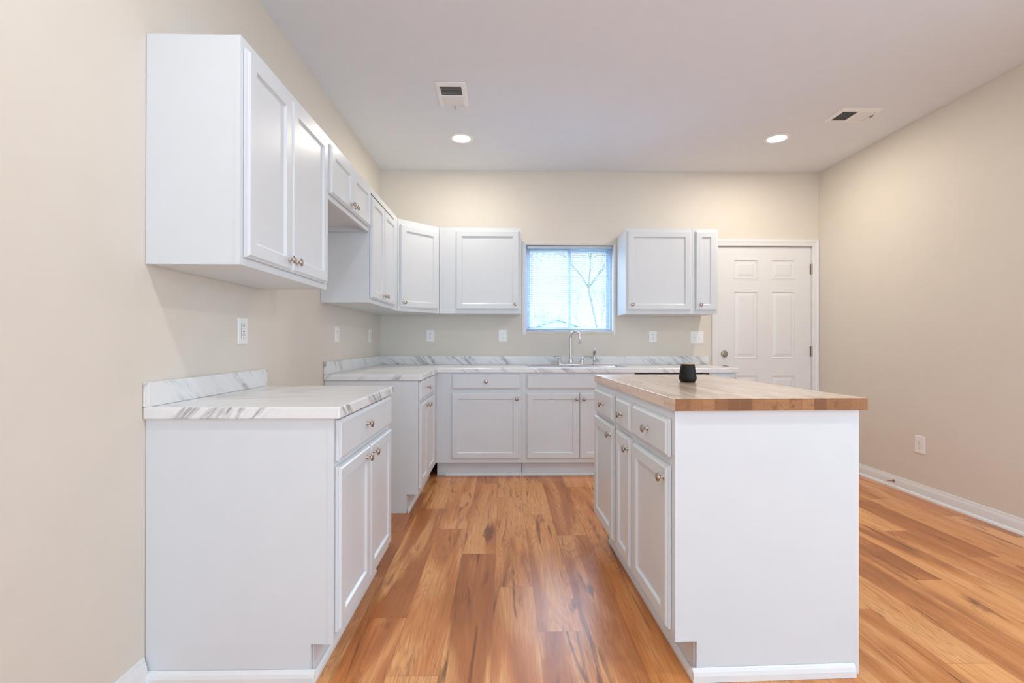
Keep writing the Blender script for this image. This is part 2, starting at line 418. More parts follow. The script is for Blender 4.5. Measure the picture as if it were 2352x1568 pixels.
# rear windows (behind the camera, where the daylight on the cabinet ends comes from)
for k, (a, b) in enumerate(RX):
    mb = MB()
    z0, z1 = .12, 2.3
    for bx in ((a, a + .05, z0, z1), (b - .05, b, z0, z1), (a + .05, b - .05, z0, z0 + .05), (a + .05, b - .05, z1 - .05, z1), ((a + b) / 2 - .03, (a + b) / 2 + .03, z0 + .05, z1 - .05)):
        mb.box(bx[0] + .0005, bx[1] - .0005, YR - .09, YR - .03, bx[2] + .0005, bx[3] - .0005)
    o = struct(mb.obj('window_%d' % (k + 2), MAT['vinyl']))
    MB().box(a + .05, b - .05, YR - .063, YR - .057, z0 + .05, z1 - .05).obj('pane', MAT['glass'], o)
mb = MB()
a, b, z0, z1 = FILL_WIN
for bx in ((a, a + .05, z0, z1), (b - .05, b, z0, z1), (a + .05, b - .05, z0, z0 + .05), (a + .05, b - .05, z1 - .05, z1), ((a + b) / 2 - .03, (a + b) / 2 + .03, z0 + .05, z1 - .05)):
    mb.box(XR + .03, XR + .09, bx[0] + .0005, bx[1] - .0005, bx[2] + .0005, bx[3] - .0005)
o = struct(mb.obj('window_4', MAT['vinyl']))
MB().box(XR + .057, XR + .063, a + .05, b - .05, z0 + .05, z1 - .05).obj('pane', MAT['glass'], o)
ld = bpy.data.lights.new('daylight_portal', 'AREA'); ld.shape = 'RECTANGLE'; ld.size = z1 - z0; ld.size_y = b - a; ld.cycles.is_portal = True
lo = bpy.data.objects.new('daylight_portal', ld); COL.objects.link(lo); lo.location = (XR + T + .01, (a + b) / 2, (z0 + z1) / 2); lo.rotation_euler = (0, R(90), 0)
for a, b in RX + [(WX0, WX1)]:
    rear = (a, b) != (WX0, WX1)
    ld = bpy.data.lights.new('daylight_portal', 'AREA'); ld.shape = 'RECTANGLE'; ld.size = b - a
    ld.size_y = 2.18 if rear else WZ1 - WZ0; ld.cycles.is_portal = True
    lo = bpy.data.objects.new('daylight_portal', ld); COL.objects.link(lo)
    lo.location = ((a + b) / 2, YR - .13 if rear else YB + .125, 1.21 if rear else (WZ0 + WZ1) / 2)
    lo.rotation_euler = (R(90) if rear else R(-90), 0, 0)     # -z axis pointing into the room
    if rear: lo.rotation_euler = (R(90), 0, 0)

# ------------------------------------------------------------------ kitchen window with blind
wf = MB()
yi0, yi1 = YB + .055, YB + .105
for (x0, x1, z0, z1) in ((WX0, WX0 + .035, WZ0, WZ1), (WX1 - .035, WX1, WZ0, WZ1), (WX0 + .035, WX1 - .035, WZ0, WZ0 + .03), (WX0 + .035, WX1 - .035, WZ1 - .035, WZ1)):
    wf.box(x0 + .0005, x1 - .0005, yi0, yi1, z0 + .0005, z1 - .0005)
win = struct(wf.obj('window_1', MAT['vinyl'], bevel=.002))
xm = 0.640
for nm, x0, x1, yy in (('sash', WX0 + .036, xm + .018, YB + .060), ('sash', xm - .018, WX1 - .036, YB + .084)):
    sb = MB(); z0, z1 = WZ0 + .031, WZ1 - .036; w = .030
    sb.box(x0, x0 + w, yy, yy + .02, z0, z1).box(x1 - w, x1, yy, yy + .02, z0, z1)
    sb.box(x0 + w, x1 - w, yy, yy + .02, z0, z0 + w).box(x0 + w, x1 - w, yy, yy + .02, z1 - w, z1)
    so = sb.obj(nm, MAT['vinyl'], win, bevel=.0015)
    MB().box(x0 + w - .002, x1 - w + .002, yy + .008, yy + .012, z0 + w - .002, z1 - w + .002).obj('pane', MAT['glass'], so)
# boards lining the opening
def board(name, x0, x1, y0, y1, z0, z1, m):
    return MB().box(x0, x1, y0, y1, z0, z1).obj(name, m, win, bevel=.001)
board('side_jamb', WX0 - .010, WX0 + .026, YB - .010, YB + .050, WZ0 - .010, WZ1 + .002, MAT['trim'])
board('side_jamb', WX1 - .010, WX1 + .010, YB - .010, YB + .050, WZ0 - .012, WZ1 - .004, MAT['trim'])
board('sill_board', WX0 + .0265, WX1 - .0105, YB - .004, YB + .053, WZ0 - .002, WZ0 + .026, MAT['wall'])
board('head_board', WX0 + .0265, WX1 - .0105, YB - .002, YB + .053, WZ1 - .014, WZ1 - .001, MAT['wall'])

bl = thing('window_blind', 'white horizontal mini blind with open slats hanging in the window over the sink', 'blind', (0, YB + .024, 0))
bx0, bx1 = WX0 + .036, WX1 - .020
bz1, bz0 = WZ1 - .022, WZ0 + .030
MB().box(bx0, bx1, -.016, .016, bz1 - .026, bz1).obj('headrail', MAT['vinyl'], bl, bevel=.002)
mb = MB(); z = bz1 - .040; n = 0
tilt = R(-7)
while z > bz0 + .018:
    pts = []
    for k in range(5):
        a = (k / 4 - .5); yy = a * .025; zz = .0016 * (1 - 4 * a * a)
        pts.append((yy * math.cos(tilt), z + zz + yy * math.sin(tilt)))
    poly = pts + [(y, q - .0007) for y, q in reversed(pts)]
    mb.prism(poly, bx0 + .002, bx1 - .002, axis='x')
    z -= .0214
mb.obj('slats', MAT['slat'], bl)
MB().box(bx0, bx1, -.013, .013, bz0 + .002, bz0 + .013).obj('bottom_rail', MAT['vinyl'], bl, bevel=.002)
mb = MB()
for x in (bx0 + .09, (bx0 + bx1) / 2, bx1 - .09):
    mb.tube([(x, -.0135, bz1 - .026), (x, -.0135, bz0 + .013)], .0007, 6)
    mb.tube([(x, .0135, bz1 - .026), (x, .0135, bz0 + .013)], .0007, 6)
mb.obj('ladder_cords', MAT['vinyl'], bl)
MB().tube([(bx0 + .045, -.020, bz1 - .03), (bx0 + .045, -.021, 1.512)], .0032, 8).obj('tilt_wand', MAT['vinyl'], bl)

# ------------------------------------------------------------------ entry door
dy = YB + .012
dr = MB()
def door_panel_face(mb, x0, x1, z0, z1, rects, y, th):
    xs = sorted({x0, x1, *[r[0] for r in rects], *[r[1] for r in rects]})
    zs = sorted({z0, z1, *[r[2] for r in rects], *[r[3] for r in rects]})
    inr = lambda i, j: any(r[0] <= (xs[i] + xs[i + 1]) / 2 <= r[1] and r[2] <= (zs[j] + zs[j + 1]) / 2 <= r[3] for r in rects)
    V = {}
    def v(i, j):
        if (i, j) not in V: V[(i, j)] = mb.bm.verts.new((xs[i], y, zs[j]))
        return V[(i, j)]
    for i in range(len(xs) - 1):
        for j in range(len(zs) - 1):
            if not inr(i, j): mb.quadface([v(i, j), v(i + 1, j), v(i + 1, j + 1), v(i, j + 1)])
    for r in rects:
        rs = []
        for off, dep in ((0, 0), (.004, -.003), (.010, .007), (.018, .008), (.045, .002), (.048, .001)):
            a, b, c_, d = r[0] + off, r[1] - off, r[2] + off, r[3] - off
            rs.append([Vector((a, y + dep, c_)), Vector((b, y + dep, c_)), Vector((b, y + dep, d)), Vector((a, y + dep, d))])
        mb.rings(rs, cap0=False)
    b0 = [Vector((x0, y, z0)), Vector((x1, y, z0)), Vector((x1, y, z1)), Vector((x0, y, z1))]
    mb.rings([b0, [p + Vector((0, th, 0)) for p in b0]], cap0=False)
cx = [(2.243, 2.475), (2.612, 2.844)]
rects = [(a, b, z0, z1) for a, b in cx for z0, z1 in ((1.752, 1.940), (.978, 1.636), (.24, .815))]
door_panel_face(dr, DX0 + .002, DX1 - .002, .012, DZ1 - .003, rects, dy, .04)
door = struct(dr.obj('door_1', MAT['trim']))
Mk = Matrix.Translation((2.150, dy, 1.022)) @ Matrix.Rotation(R(90), 4, 'X')
MB().lathe([(.0, 0), (.033, 0), (.033, .006), (.029, .013), (.020, .016), (.018, .021), (0, .021)], 28, Mk).obj('deadbolt', MAT['bronze'], door, smooth=True)
Mk = Matrix.Translation((2.150, dy, .882)) @ Matrix.Rotation(R(90), 4, 'X')
kb = MB().lathe([(0, 0), (.032, 0), (.032, .006), (.013, .011), (.012, .028), (.022, .036), (.0275, .050), (.024, .062), (.010, .067), (0, .067)], 28, Mk)
kb.obj('door_knob', MAT['bronze'], door, smooth=True)
for z in (1.850, 1.047, .22):
    h = MB()
    h.tube([(3.010, YB - .004, z - .050), (3.010, YB - .004, z + .050)], .0065, 12)
    h.tube([(3.010, YB - .004, z - .054), (3.010, YB - .004, z - .050)], .004, 8).tube([(3.010, YB - .004, z + .050), (3.010, YB - .004, z + .054)], .004, 8)
    h.box(2.990, 3.0025, YB + .0085, YB + .0115, z - .05, z + .05)
    h.obj('hinge', MAT['bronze'], door, smooth=True)
# casing and jamb
cs = MB()
j = .028
cs.box(DX0 - j, DX0 - .0005, YB + .001, YB + T, 0.001, DZ1).box(DX1 + .0005, DX1 + j, YB + .001, YB + T, .001, DZ1).box(DX0 - j, DX1 + j, YB + .001, YB + T, DZ1 + .0005, DZ1 + j)
cs.box(DX0, DX0 + .012, YB + .056, YB + T - .01, .001, DZ1).box(DX1 - .012, DX1, YB + .056, YB + T - .01, .001, DZ1).box(DX0, DX1, YB + .056, YB + T - .01, DZ1 - .012, DZ1)
struct(cs.obj('trim_1', MAT['trim']))
def casing_loop():
    prof = [(0, 0), (0, .010), (.006, .0135), (.012, .0125), (.034, .016), (.040, .019), (.055, .019), (.060, .016), (.060, 0)]
    cw = .062; rs = []
    xi0, xi1, zt = DX0 - .004, DX1 + .002, DZ1 + .003
    path = [(xi0, .001, -1, 0), (xi0, zt, -1, 1), (xi1, zt, 1, 1), (xi1, .001, 1, 0)]
    for x, z, sx, sz in path:
        rs.append([Vector((x + sx * o * (1 if True else 0), YB - .0005 - h, z + sz * o)) for o, h in prof])
    return rs
struct(MB().rings(casing_loop()).obj('trim_2', MAT['trim'], bevel=0))
struct(MB().box(DX0, DX1, YB + .005, YB + T + .03, .0005, .011).obj('trim_3', MAT['bronze']))

# ------------------------------------------------------------------ cabinet kit
def rect_rings(w, h, prof):
    rs = []
    for off, y in prof:
        rs.append([Vector((off, y, off)), Vector((w - off, y, off)), Vector((w - off, y, h - off)), Vector((off, y, h - off))])
    return rs
TH = .020
def door_front(parent, x0, x1, z0, z1, y=0.0):
    w, h = x1 - x0, z1 - z0
    mb = MB()
    mb.rings(rect_rings(w, h, [(0.001, -.001), (0, -.002), (0, -.0115), (.0045, -.0125), (.0055, -.0155), (.0105, -TH), (.0515, -TH), (.0535, -.0185), (.0585, -.0115), (.0600, -.0105)]))
    return mb.obj('door', MAT['cab'], parent, (x0, y, z0))
def drawer_front(parent, x0, x1, z0, z1, y=0.0, name='drawer'):
    w, h = x1 - x0, z1 - z0
    mb = MB()
    mb.rings(rect_rings(w, h, [(0.001, -.001), (0, -.002), (0, -.0125), (.0030, -.0135), (.0050, -.0145), (.0110, -TH)]))
    return mb.obj(name, MAT['cab'], parent, (x0, y, z0))
def knob(parent, x, z):
    """x,z relative to the parent's own origin; stands off its front"""
    Mk = Matrix.Rotation(R(90), 4, 'X')
    mb = MB().lathe([(0, 0), (.0085, 0), (.0085, .0015), (.0058, .004), (.0050, .010), (.0055, .0145), (.0090, .0170), (.0152, .0185), (.0160, .0205), (.0150, .0235), (.0100, .0262), (.0040, .0272), (0, .0274)], 20, Mk)
    return mb.obj('knob', MAT['nickel'], parent, (x, -TH - .0002, z), smooth=True, angle=50)

def cabinet(label, cat, loc, rz, w, h, d, fronts, toe=0, shoe=None, name='base_cabinet', group=None, under=.0, topless=False, toe_ext=0, frame_stiles=(.038, .038), rails=(), mull=()):
    """local frame: x along the width, face frame front at y=0 facing -y, carcass behind, z up from its own bottom"""
    t = thing(name, label, cat, loc, rz, group)
    z0 = toe; FT = .019; g = .0015
    ff = MB(); l, r = frame_stiles
    ff.box(0, l, 0, FT, z0, h).box(w - r, w, 0, FT, z0, h)
    ff.box(l, w - r, 0, FT, h - .040, h).box(l, w - r, 0, FT, z0, z0 + .036)
    for z in rails: ff.box(l, w - r, 0, FT, z - .0225, z + .0165)
    for x, a, b in mull: ff.box(x - .019, x + .019, 0, FT, a, b)
    ff.obj('face_frame', MAT['cab'], t)
    cb = MB()
    e = .0015; S1 = .016
    if toe:
        TR = .075
        for xa, xb in ((e, S1), (w - S1, w - e)):
            cb.prism([(FT, toe), (TR, toe), (TR, .0005), (d, .0005), (d, h), (FT, h)], xa, xb, axis='x')
        cb.box(S1, w - S1, FT, d, toe, toe + .014)
    else:
        cb.box(e, S1, FT, d, 0, h).box(w - S1, w - e, FT, d, 0, h)
        cb.box(S1, w - S1, FT, d - .006, under, under + .014)
    cb.box(S1, w - S1, d - .006, d, toe, h)
    if not topless: cb.box(S1, w - S1, FT, d - .006, h - .014, h)
    cb.obj('carcass', MAT['cab'], t)
    for f in fronts:
        kind, a, b, c_, d_ = f[:5]
        o = (door_front if kind == 'door' else drawer_front)(t, a, b, c_, d_, name='drawer' if kind == 'drawer' else 'false_drawer') if kind != 'door' else door_front(t, a, b, c_, d_)
        if len(f) > 5 and f[5]: knob(o, f[5][0] - a, f[5][1] - c_)
    if toe:
        MB().box(S1 + .0005, w - S1 - .0005 + toe_ext * 1.2, .070, .0745, .001, toe - .010).obj('toe_kick', MAT['cab'], t)
    if shoe:
        x0s, x1s, left_ret, right_ret = shoe
        q = lambda: [(0, 0), (-.013, 0), (-.0125, .012), (-.009, .019), (-.004, .0235), (0, .025)]
        mb = MB().prism([(.0690 + y, .0008 + z) for y, z in q()], x0s, x1s, axis='x')
        if left_ret is not None:
            mb.prism([(x0s + .013 + x, .0008 + z * 1.7) for x, z in q()], .058, left_ret)
        if right_ret is not None:
            mb.prism([(x1s - .013 - x, .0008 + z * 1.7) for x, z in q()], .058, right_ret)
        mb.obj('shoe_molding', MAT['trim'], t)
    return t

# ---- left wall: fronts face +x  (local x -> world +y, local y -> world -x)
FB = -0.566                # base face plane
FU = -0.874                # upper face plane
DB = FB - XL - .002; DU = FU - XL - .002
cabinet('white base cabinet nearest the camera on the left wall, under the short marble countertop', 'cabinet',
        (FB, 1.605, 0), R(90), .762, .874, DB,
        [('drawer', .013, .749, .732, .868, (.322, .806)), ('door', .013, .3795, .158, .712, (.318, .672)), ('door', .3825, .749, .158, .712, (.418, .672))],
        toe=.125, rails=(.722,), shoe=(-.0135, .762, DB, None))
cabinet('white base cabinet on the left wall behind the stove gap, running into the corner', 'cabinet',
        (FB, 3.180, 0), R(90), .828, .876, DB,
        [('drawer', .013, .650, .744, .868, (.270, .810)), ('door', .013, .292, .158, .718, (.248, .683)), ('door', .295, .652, .158, .718, (.330, .683))],
        toe=.123, rails=(.731,), frame_stiles=(.038, .17), shoe=(.0, .828 + .066, None, None), toe_ext=.066)
UH = .762
cabinet('large white two-door wall cabinet nearest the camera, high on the left wall', 'wall cabinet',
        (FU, 1.602, 1.388), R(90), .772, UH, DU,
        [('door', .016, .350, .027, .727, (.318, .070)), ('door', .353, .745, .027, .727, (.385, .070))], name='wall_cabinet')
cabinet('short white two-door wall cabinet over the empty stove gap', 'wall cabinet',
        (FU, 2.378, 1.842), R(90), .734, .308, DU,
        [('door', .014, .362, .028, .273, (.318, .060)), ('door', .365, .716, .028, .273, (.386, .060))], name='wall_cabinet', under=.028)
cabinet('tall narrow two-door white wall cabinet between the short one and the corner cabinet', 'wall cabinet',
        (FU, 3.116, 1.388), R(90), .834, UH, DU,
        [('door', .014, .335, .030, .700, (.303, .072)), ('door', .338, .690, .030, .700, (.372, .072))], name='wall_cabinet', frame_stiles=(.038, .13))
# ---- diagonal corner wall cabinet
YU = 4.266
cA = Vector((FU, 3.955)); cB = Vector((-.575, YU)); dv = cB - cA; wl = dv.length; ang = math.atan2(dv.y, dv.x)
t = thing('corner_wall_cabinet', 'diagonal one-door white wall cabinet filling the back left corner', 'wall cabinet', (cA.x, cA.y, 1.388), ang)
inv = Matrix.Rotation(-ang, 2)
def tl(x, y): p = inv @ (Vector((x, y)) - cA); return (p.x, p.y)
poly = [tl(FU - .001, 3.956), tl(XL + .002, 3.956), tl(XL + .002, YB - .002), tl(-.577, YB - .002), tl(-.577, YU + .001)]
q0 = tl(FU - .001, 3.9565); 
poly = [(0.0015, .019)] + [tl(FU - .02, 3.956)] + [tl(XL + .002, 3.956), tl(XL + .002, YB - .002), tl(-.577, YB - .002), tl(-.577, YU + .02)] + [(wl - .0015, .019)]
mb = MB().prism(poly, .004, UH - .001, axis='z'); mb.obj('carcass', MAT['cab'], t)
ff = MB(); ff.box(.001, .040, 0, .019, 0, UH).box(wl - .060, wl - .001, 0, .019, 0, UH).box(.040, wl - .060, 0, .019, 0, .036).box(.040, wl - .060, 0, .019, UH - .04, UH)
ff.obj('face_frame', MAT['cab'], t)
o = door_front(t, .022, wl - .022, .030, .718); knob(o, .028, .042)

# ---- back wall uppers (face -y)
cabinet('one-door white wall cabinet left of the window, with a wide filler strip', 'wall cabinet',
        (-.573, YU, 1.388), 0, .728, UH, YB - YU - .002,
        [('door', .147, .709, .030, .735, (.677, .082))], name='wall_cabinet', frame_stiles=(.175, .038))
cabinet('wide one-door white wall cabinet on the back wall right of the window', 'wall cabinet',
        (1.092, YU, 1.388), 0, .596, UH, YB - YU - .002,
        [('door', .012, .584, .030, .738, (.056, .082))], name='wall_cabinet')
cabinet('narrow one-door white wall cabinet on the back wall next to the entry door', 'wall cabinet',
        (1.690, YU, 1.388), 0, .231, UH, YB - YU - .002,
        [('door', .026, .214, .030, .738, (.068, .082))], name='wall_cabinet')
# ---- back wall bases
YF = 4.009; DBB = YB - YF - .002
cabinet('white base cabinet with one drawer and one door left of the sink cabinet', 'cabinet',
        (-.5655, YF, 0), 0, .7205, .876, DBB,
        [('drawer', .1355, .7045, .741, .868, (.4195, .806)), ('door', .1305, .7005, .158, .712, (.6745, .660))], toe=.125, rails=(.727,), frame_stiles=(.164, .038), shoe=(.075, .7205, None, None))
cabinet('white sink base cabinet with false drawer front and two doors under the window', 'cabinet',
        (.157, YF, 0), 0, .944, .876, DBB,
        [('false', .036, .915, .741, .868), ('door', .034, .478, .158, .710, (.452, .658)), ('door', .481, .920, .158, .710, (.513, .658))], toe=.125, rails=(.727,), shoe=(0, .944, None, None), topless=True)
cabinet('narrow white base cabinet at the right end of the back counter, near the entry door', 'cabinet',
        (1.733, YF, 0), 0, .227, .876, DBB,
        [('door', .018, .212, .158, .866, (.196, .826))], toe=.125, shoe=(0, .227, None, None))
# dishwasher
dw = thing('dishwasher', 'white dishwasher under the back counter, mostly hidden behind the island', 'dishwasher', (1.105, YF - .012, 0))
MB().box(.004, .622, .045, .56, .10, .864).obj('tub', MAT['plastic'], dw)
MB().box(.003, .623, 0, .042, .115, .745).obj('door', MAT['plastic'], dw, bevel=.004)
cp = MB().box(.003, .623, -.004, .042, .748, .862).obj('control_panel', MAT['plastic'], dw, bevel=.005)
MB().box(.20, .43, -.0085, -.0042, .752, .772).obj('handle', MAT['vinyl'], cp, bevel=.002)
MB().box(.004, .622, .075, .085, .002, .098).obj('toe_panel', MAT['plastic'], dw)

# ------------------------------------------------------------------ island
AI = .0311
ca, sa = math.cos(AI), math.sin(AI)
IX, IY = .5732, 1.591
def ip(a, b): return (IX + a * ca - b * sa, IY + a * sa + b * ca)
IH = .903; ID = .618
def isl(label, b0, w, fronts, shoe, **k):
    x, y = ip(0, b0 + w)
    return cabinet(label, 'cabinet', (x, y, 0), R(-90) + AI, w, IH, ID, fronts, toe=.130, rails=(.729,), shoe=shoe, name='island_cabinet', **k)
def fl(w, a, b): return w - b, w - a        # from near-end distances to local x
w = .4425
a0, a1 = fl(w, .030, .4225)
isl('island base cabinet nearest the camera, with wide drawer and one door', 0, w,
    [('drawer', a0, a1, .742, .869, (w - .221, .805)), ('door', a0, a1, .156, .710, (w - .052, .668))], (0, w + .0135, None, ID + .0))
w = .2755; b0 = .4435
a0, a1 = fl(w, .460 - b0, .690 - b0)
isl('narrow island base cabinet in the middle of the three', b0, w,
    [('drawer', a0, a1, .742, .869, (w - (.575 - b0), .805)), ('door', a0, a1, .156, .716, (w - (.478 - b0), .670))], (0, w, None, None))
w = .452; b0 = .720
a0, a1 = fl(w, .752 - b0, 1.150 - b0)
isl('island base cabinet at the far end facing the sink', b0, w,
    [('drawer', a0, a1, .742, .869, (w - (.930 - b0), .805)), ('door', a0, a1, .156, .720, (w - (.772 - b0), .675))], (.06, w, None, None))
# back panel of the island reaches the floor
t = MB().box(ID + .0008, ID + .023, .004, 1.172, .0008, IH).obj('island_back_panel', MAT['cab'], bevel=.0015)
t.location = (IX, IY, 0); t.rotation_euler = (0, 0, AI)
tag(t, 'tall white back panel on the right side of the island, reaching the floor', 'panel')
# butcher block top
bb = MB(); x0, x1, y0, y1, z0, z1 = -.008, .655, -.018, 1.190, IH + .001, IH + .041
bb.box(x0, x1, y0, y1, z0, z1)
for f in bb.bm.faces:
    n = f.calc_center_median()
    f.material_index = 1 if (abs(n.y - y0) < 1e-4 or abs(n.y - y1) < 1e-4) else 0
bt = bb.obj('butcher_block_countertop', [MAT['butcher'], MAT['endgrain']], bevel=.0012, seg=1)
bt.location = (IX, IY, 0); bt.rotation_euler = (0, 0, AI)
tag(bt, 'wooden butcher block countertop of the island, darker end grain toward the camera', 'countertop')
ZT = IH + .041
# black canister
cx_, cy_ = .868, 2.245
cn = thing('canister', 'small matte black tapered canister with pale wooden top on the butcher block', 'canister', (cx_, cy_, ZT + .0005))
MB().lathe([(0, 0), (.0300, 0), (.0325, .0012), (.0400, .0140), (.0408, .0175), (.0312, .0830), (.0302, .0845), (0, .0845)], 40).obj('body', MAT['black'], cn, smooth=True, angle=60)
MB().lathe([(0, .0847), (.0298, .0847), (.0300, .0866), (.0290, .0876), (0, .0876)], 40).obj('lid', MAT['lidwood'], cn, smooth=True)

# ------------------------------------------------------------------ laminate counters
def counter_end(mb, x0, x1, y0, y1, z0, z1): mb.box(x0, x1, y0, y1, z0, z1)
ct = thing('laminate_countertop', 'short white marble-look laminate countertop nearest the camera on the left', 'countertop', (XL, 1.590, .8755))
CW = -.541 - XL
def slabmat(mb, front_y=None):
    for f in mb.bm.faces:
        f.normal_update()
    bmesh.ops.recalc_face_normals(mb.bm, faces=mb.bm.faces)
    for f in mb.bm.faces:
        n = f.normal
        f.material_index = 0 if abs(n.z) > .5 else (1 if abs(n.y) > .5 else 2)
mb = MB(); mb.box(.0015, CW, 0, .790, 0, .0405); slabmat(mb)
mb.obj('top', [MAT['mar_top'], MAT['mar_e'], MAT['mar_y']], ct, bevel=.006, seg=3)
mb = MB(); mb.box(.0015, .0215, .002, .790, .0412, .1215); slabmat(mb)
mb.obj('backsplash', [MAT['mar_top'], MAT['mar_e'], MAT['mar_y']], ct, bevel=.0015)

ct = thing('laminate_countertop', 'long L-shaped white marble-look laminate countertop around the back corner with the sink', 'countertop', (XL, YB, .8775))
yn = 3.165 - YB; xe = 1.978 - XL; fy = 3.984 - YB; fx = -.541 - XL
SX0, SX1, SY0, SY1 = .235 - XL, 1.055 - XL, -.520, -.090
xs = [.0015, fx, SX0, SX1, xe]; ys = [yn, fy, SY0, SY1, -.0015]
mb = MB()
cells(mb, xs, ys, lambda i, j: (i == 0 or j >= 1) and not (i == 2 and j == 2), 0, .0405, lambda a, b, t: (a, b, t)); slabmat(mb)
for f in mb.bm.faces:
    if f.material_index == 1 and abs(f.calc_center_median().y - yn) < .01: f.material_index = 3
mb.obj('top', [MAT['mar_top'], MAT['mar_x'], MAT['mar_y'], MAT['mar_e']], ct, bevel=.006, seg=3)
mb = MB(); mb.box(.0015, .0215, yn + .002, -.0225, .0412, .1225); slabmat(mb)
mb.obj('backsplash', [MAT['mar_top'], MAT['mar_e'], MAT['mar_y']], ct, bevel=.0015)
mb = MB(); mb.box(.0015, xe + .004 - .0, -.0220, -.0015, .0412, .1225); slabmat(mb)
mb.obj('backsplash', [MAT['mar_top'], MAT['mar_x'], MAT['mar_y']], ct, bevel=.0015)

# ------------------------------------------------------------------ sink and faucet
ZS = .8775 + .0405
sk = thing('kitchen_sink', 'stainless steel double bowl sink set in the back counter under the window', 'sink', (.645, YB - .305, ZS))
def rr(x0, x1, y0, y1, r, z, n=5):
    pts = []
    for cx0, cy0, a0_ in ((x1 - r, y1 - r, 0), (x0 + r, y1 - r, 90), (x0 + r, y0 + r, 180), (x1 - r, y0 + r, 270)):
        for k in range(n + 1):
            a = R(a0_ + 90 * k / n); pts.append(Vector((cx0 + r * math.cos(a), cy0 + r * math.sin(a), z)))
    return pts
mb = MB()
hx, hy0, hy1 = .432, -.232, .240
xs = [-hx + .02, -.395, -.012, .012, .395, hx - .02]; ys = [hy0 + .02, -.195, .125, hy1 - .015]
V = {}
def vv(i, j):
    if (i, j) not in V: V[(i, j)] = mb.bm.verts.new((xs[i], ys[j], .0055))
    return V[(i, j)]
for i in range(5):
    for j_ in range(3):
        if not (i in (1, 3) and j_ == 1): mb.quadface([vv(i, j_), vv(i + 1, j_), vv(i + 1, j_ + 1), vv(i, j_ + 1)])
o0 = [Vector((xs[0], ys[0], .0055)), Vector((xs[-1], ys[0], .0055)), Vector((xs[-1], ys[-1], .0055)), Vector((xs[0], ys[-1], .0055))]
o1 = [Vector((-hx, hy0, .0042)), Vector((hx, hy0, .0042)), Vector((hx, hy1, .0042)), Vector((-hx, hy1, .0042))]
o2 = [Vector((p.x, p.y, .0006)) for p in o1]
mb.rings([o0, o1, o2], cap0=False, cap1=False)
mb.obj('rim', MAT['steel'], sk, smooth=True, angle=50)
for xa, xb in ((-.395, -.012), (.012, .395)):
    m2 = MB()
    def rc(o, z): return [Vector((xa + o, -.195 + o, z)), Vector((xb - o, -.195 + o, z)), Vector((xb - o, .125 - o, z)), Vector((xa + o, .125 - o, z))]
    m2.rings([rc(0, .0055), rc(.005, -.004), rc(.010, -.15), rc(.03, -.172)], cap0=False)
    bo = m2.obj('bowl', MAT['steel'], sk, smooth=True, angle=60)
    Mk = Matrix.Translation(((xa + xb) / 2, -.035, -.1718))
    MB().lathe([(0, .001), (.028, .001), (.040, .003), (.044, .001), (.044, 0), (0, 0)], 24, Mk).obj('drain', MAT['chrome'], bo, smooth=True)

fc = thing('kitchen_faucet', 'chrome bridge kitchen faucet with tall gooseneck spout and two lever handles', 'faucet', (.630, YB - .125, ZS + .0058))
MB().rings([rr(-.128, .128, -.026, .026, .024, 0), rr(-.128, .128, -.026, .026, .024, .006), rr(-.120, .120, -.019, .019, .018, .014), rr(-.112, .112, -.014, .014, .013, .017)]).obj('deck_plate', MAT['chrome'], fc, smooth=True, angle=60)
MB().lathe([(0, .015), (.0225, .015), (.0235, .022), (.0205, .028), (.0225, .034), (.0190, .045), (.0150, .066), (.0125, .088), (.0135, .094), (.0115, .100), (0, .100)], 28).obj('spout_base', MAT['chrome'], fc, smooth=True, angle=60)
sd = Vector((.60, -.80, 0)).normalized()
pts = [(0, 0, .098), (0, 0, .15), (0, 0, .215)]
rad = .058; top = .250
for k in range(0, 15):
    a = R(180 - k * 13.6); d_ = rad + rad * math.cos(a)
    pts.append((sd.x * d_, sd.y * d_, top + rad * 1.02 * math.sin(a)))
last = Vector(pts[-1]); pts.append(tuple(last + Vector((sd.x * .004, sd.y * .004, -.016))))
sp = MB().tube(pts, [.0105] * 3 + [.0105] * 15 + [.0105], 16).obj('spout', MAT['chrome'], fc, smooth=True, angle=60)
e = Vector(pts[-1])
MB().lathe([(0, -.026), (.0115, -.026), (.0130, -.022), (.0130, -.010), (.0145, -.006), (.0120, 0), (0, 0)], 20, Matrix.Translation(e)).obj('aerator', MAT['chrome'], sp, smooth=True)
for sx in (-1, 1):
    Mk = Matrix.Translation((sx * .105, 0, 0))
    h = MB().lathe([(0, .006), (.0245, .006), (.0250, .012), (.0190, .022), (.0205, .028), (.0205, .034), (.0175, .042), (.0140, .058), (.0085, .070), (.0105, .075), (.0105, .084), (.0060, .089), (0, .090)], 24, Mk).obj('handle', MAT['chrome'], fc, smooth=True, angle=60)
    lp = [(sx * x_, 0, .080 + dz) for x_, dz in ((.092, 0), (.112, .001), (.124, .001), (.135, 0), (.150, -.001), (.166, 0), (.174, 0))]
    MB().tube(lp, [.004, .0055, .0045, .0070, .0085, .0065, .002], 12).obj('lever', MAT['chrome'], h, smooth=True)
sy = thing('side_sprayer', 'chrome side sprayer standing right of the faucet on the sink rim', 'sprayer', (.852, YB - .125, ZS + .0058))
MB().lathe([(0, 0), (.0235, 0), (.0235, .003), (.0150, .009), (.0135, .020), (0, .020)], 24).obj('holder', MAT['chrome'], sy, smooth=True)
MB().tube([(0, 0, .018), (0, 0, .03), (0, .001, .055), (0, .001, .085), (0, -.001, .108), (0, -.006, .122), (0, -.015, .131), (0, -.024, .131)],
          [.0105, .0135, .0125, .0140, .0155, .0160, .0140, .0110], 16).obj('spray_head', MAT['chrome'], sy, smooth=True, angle=70)

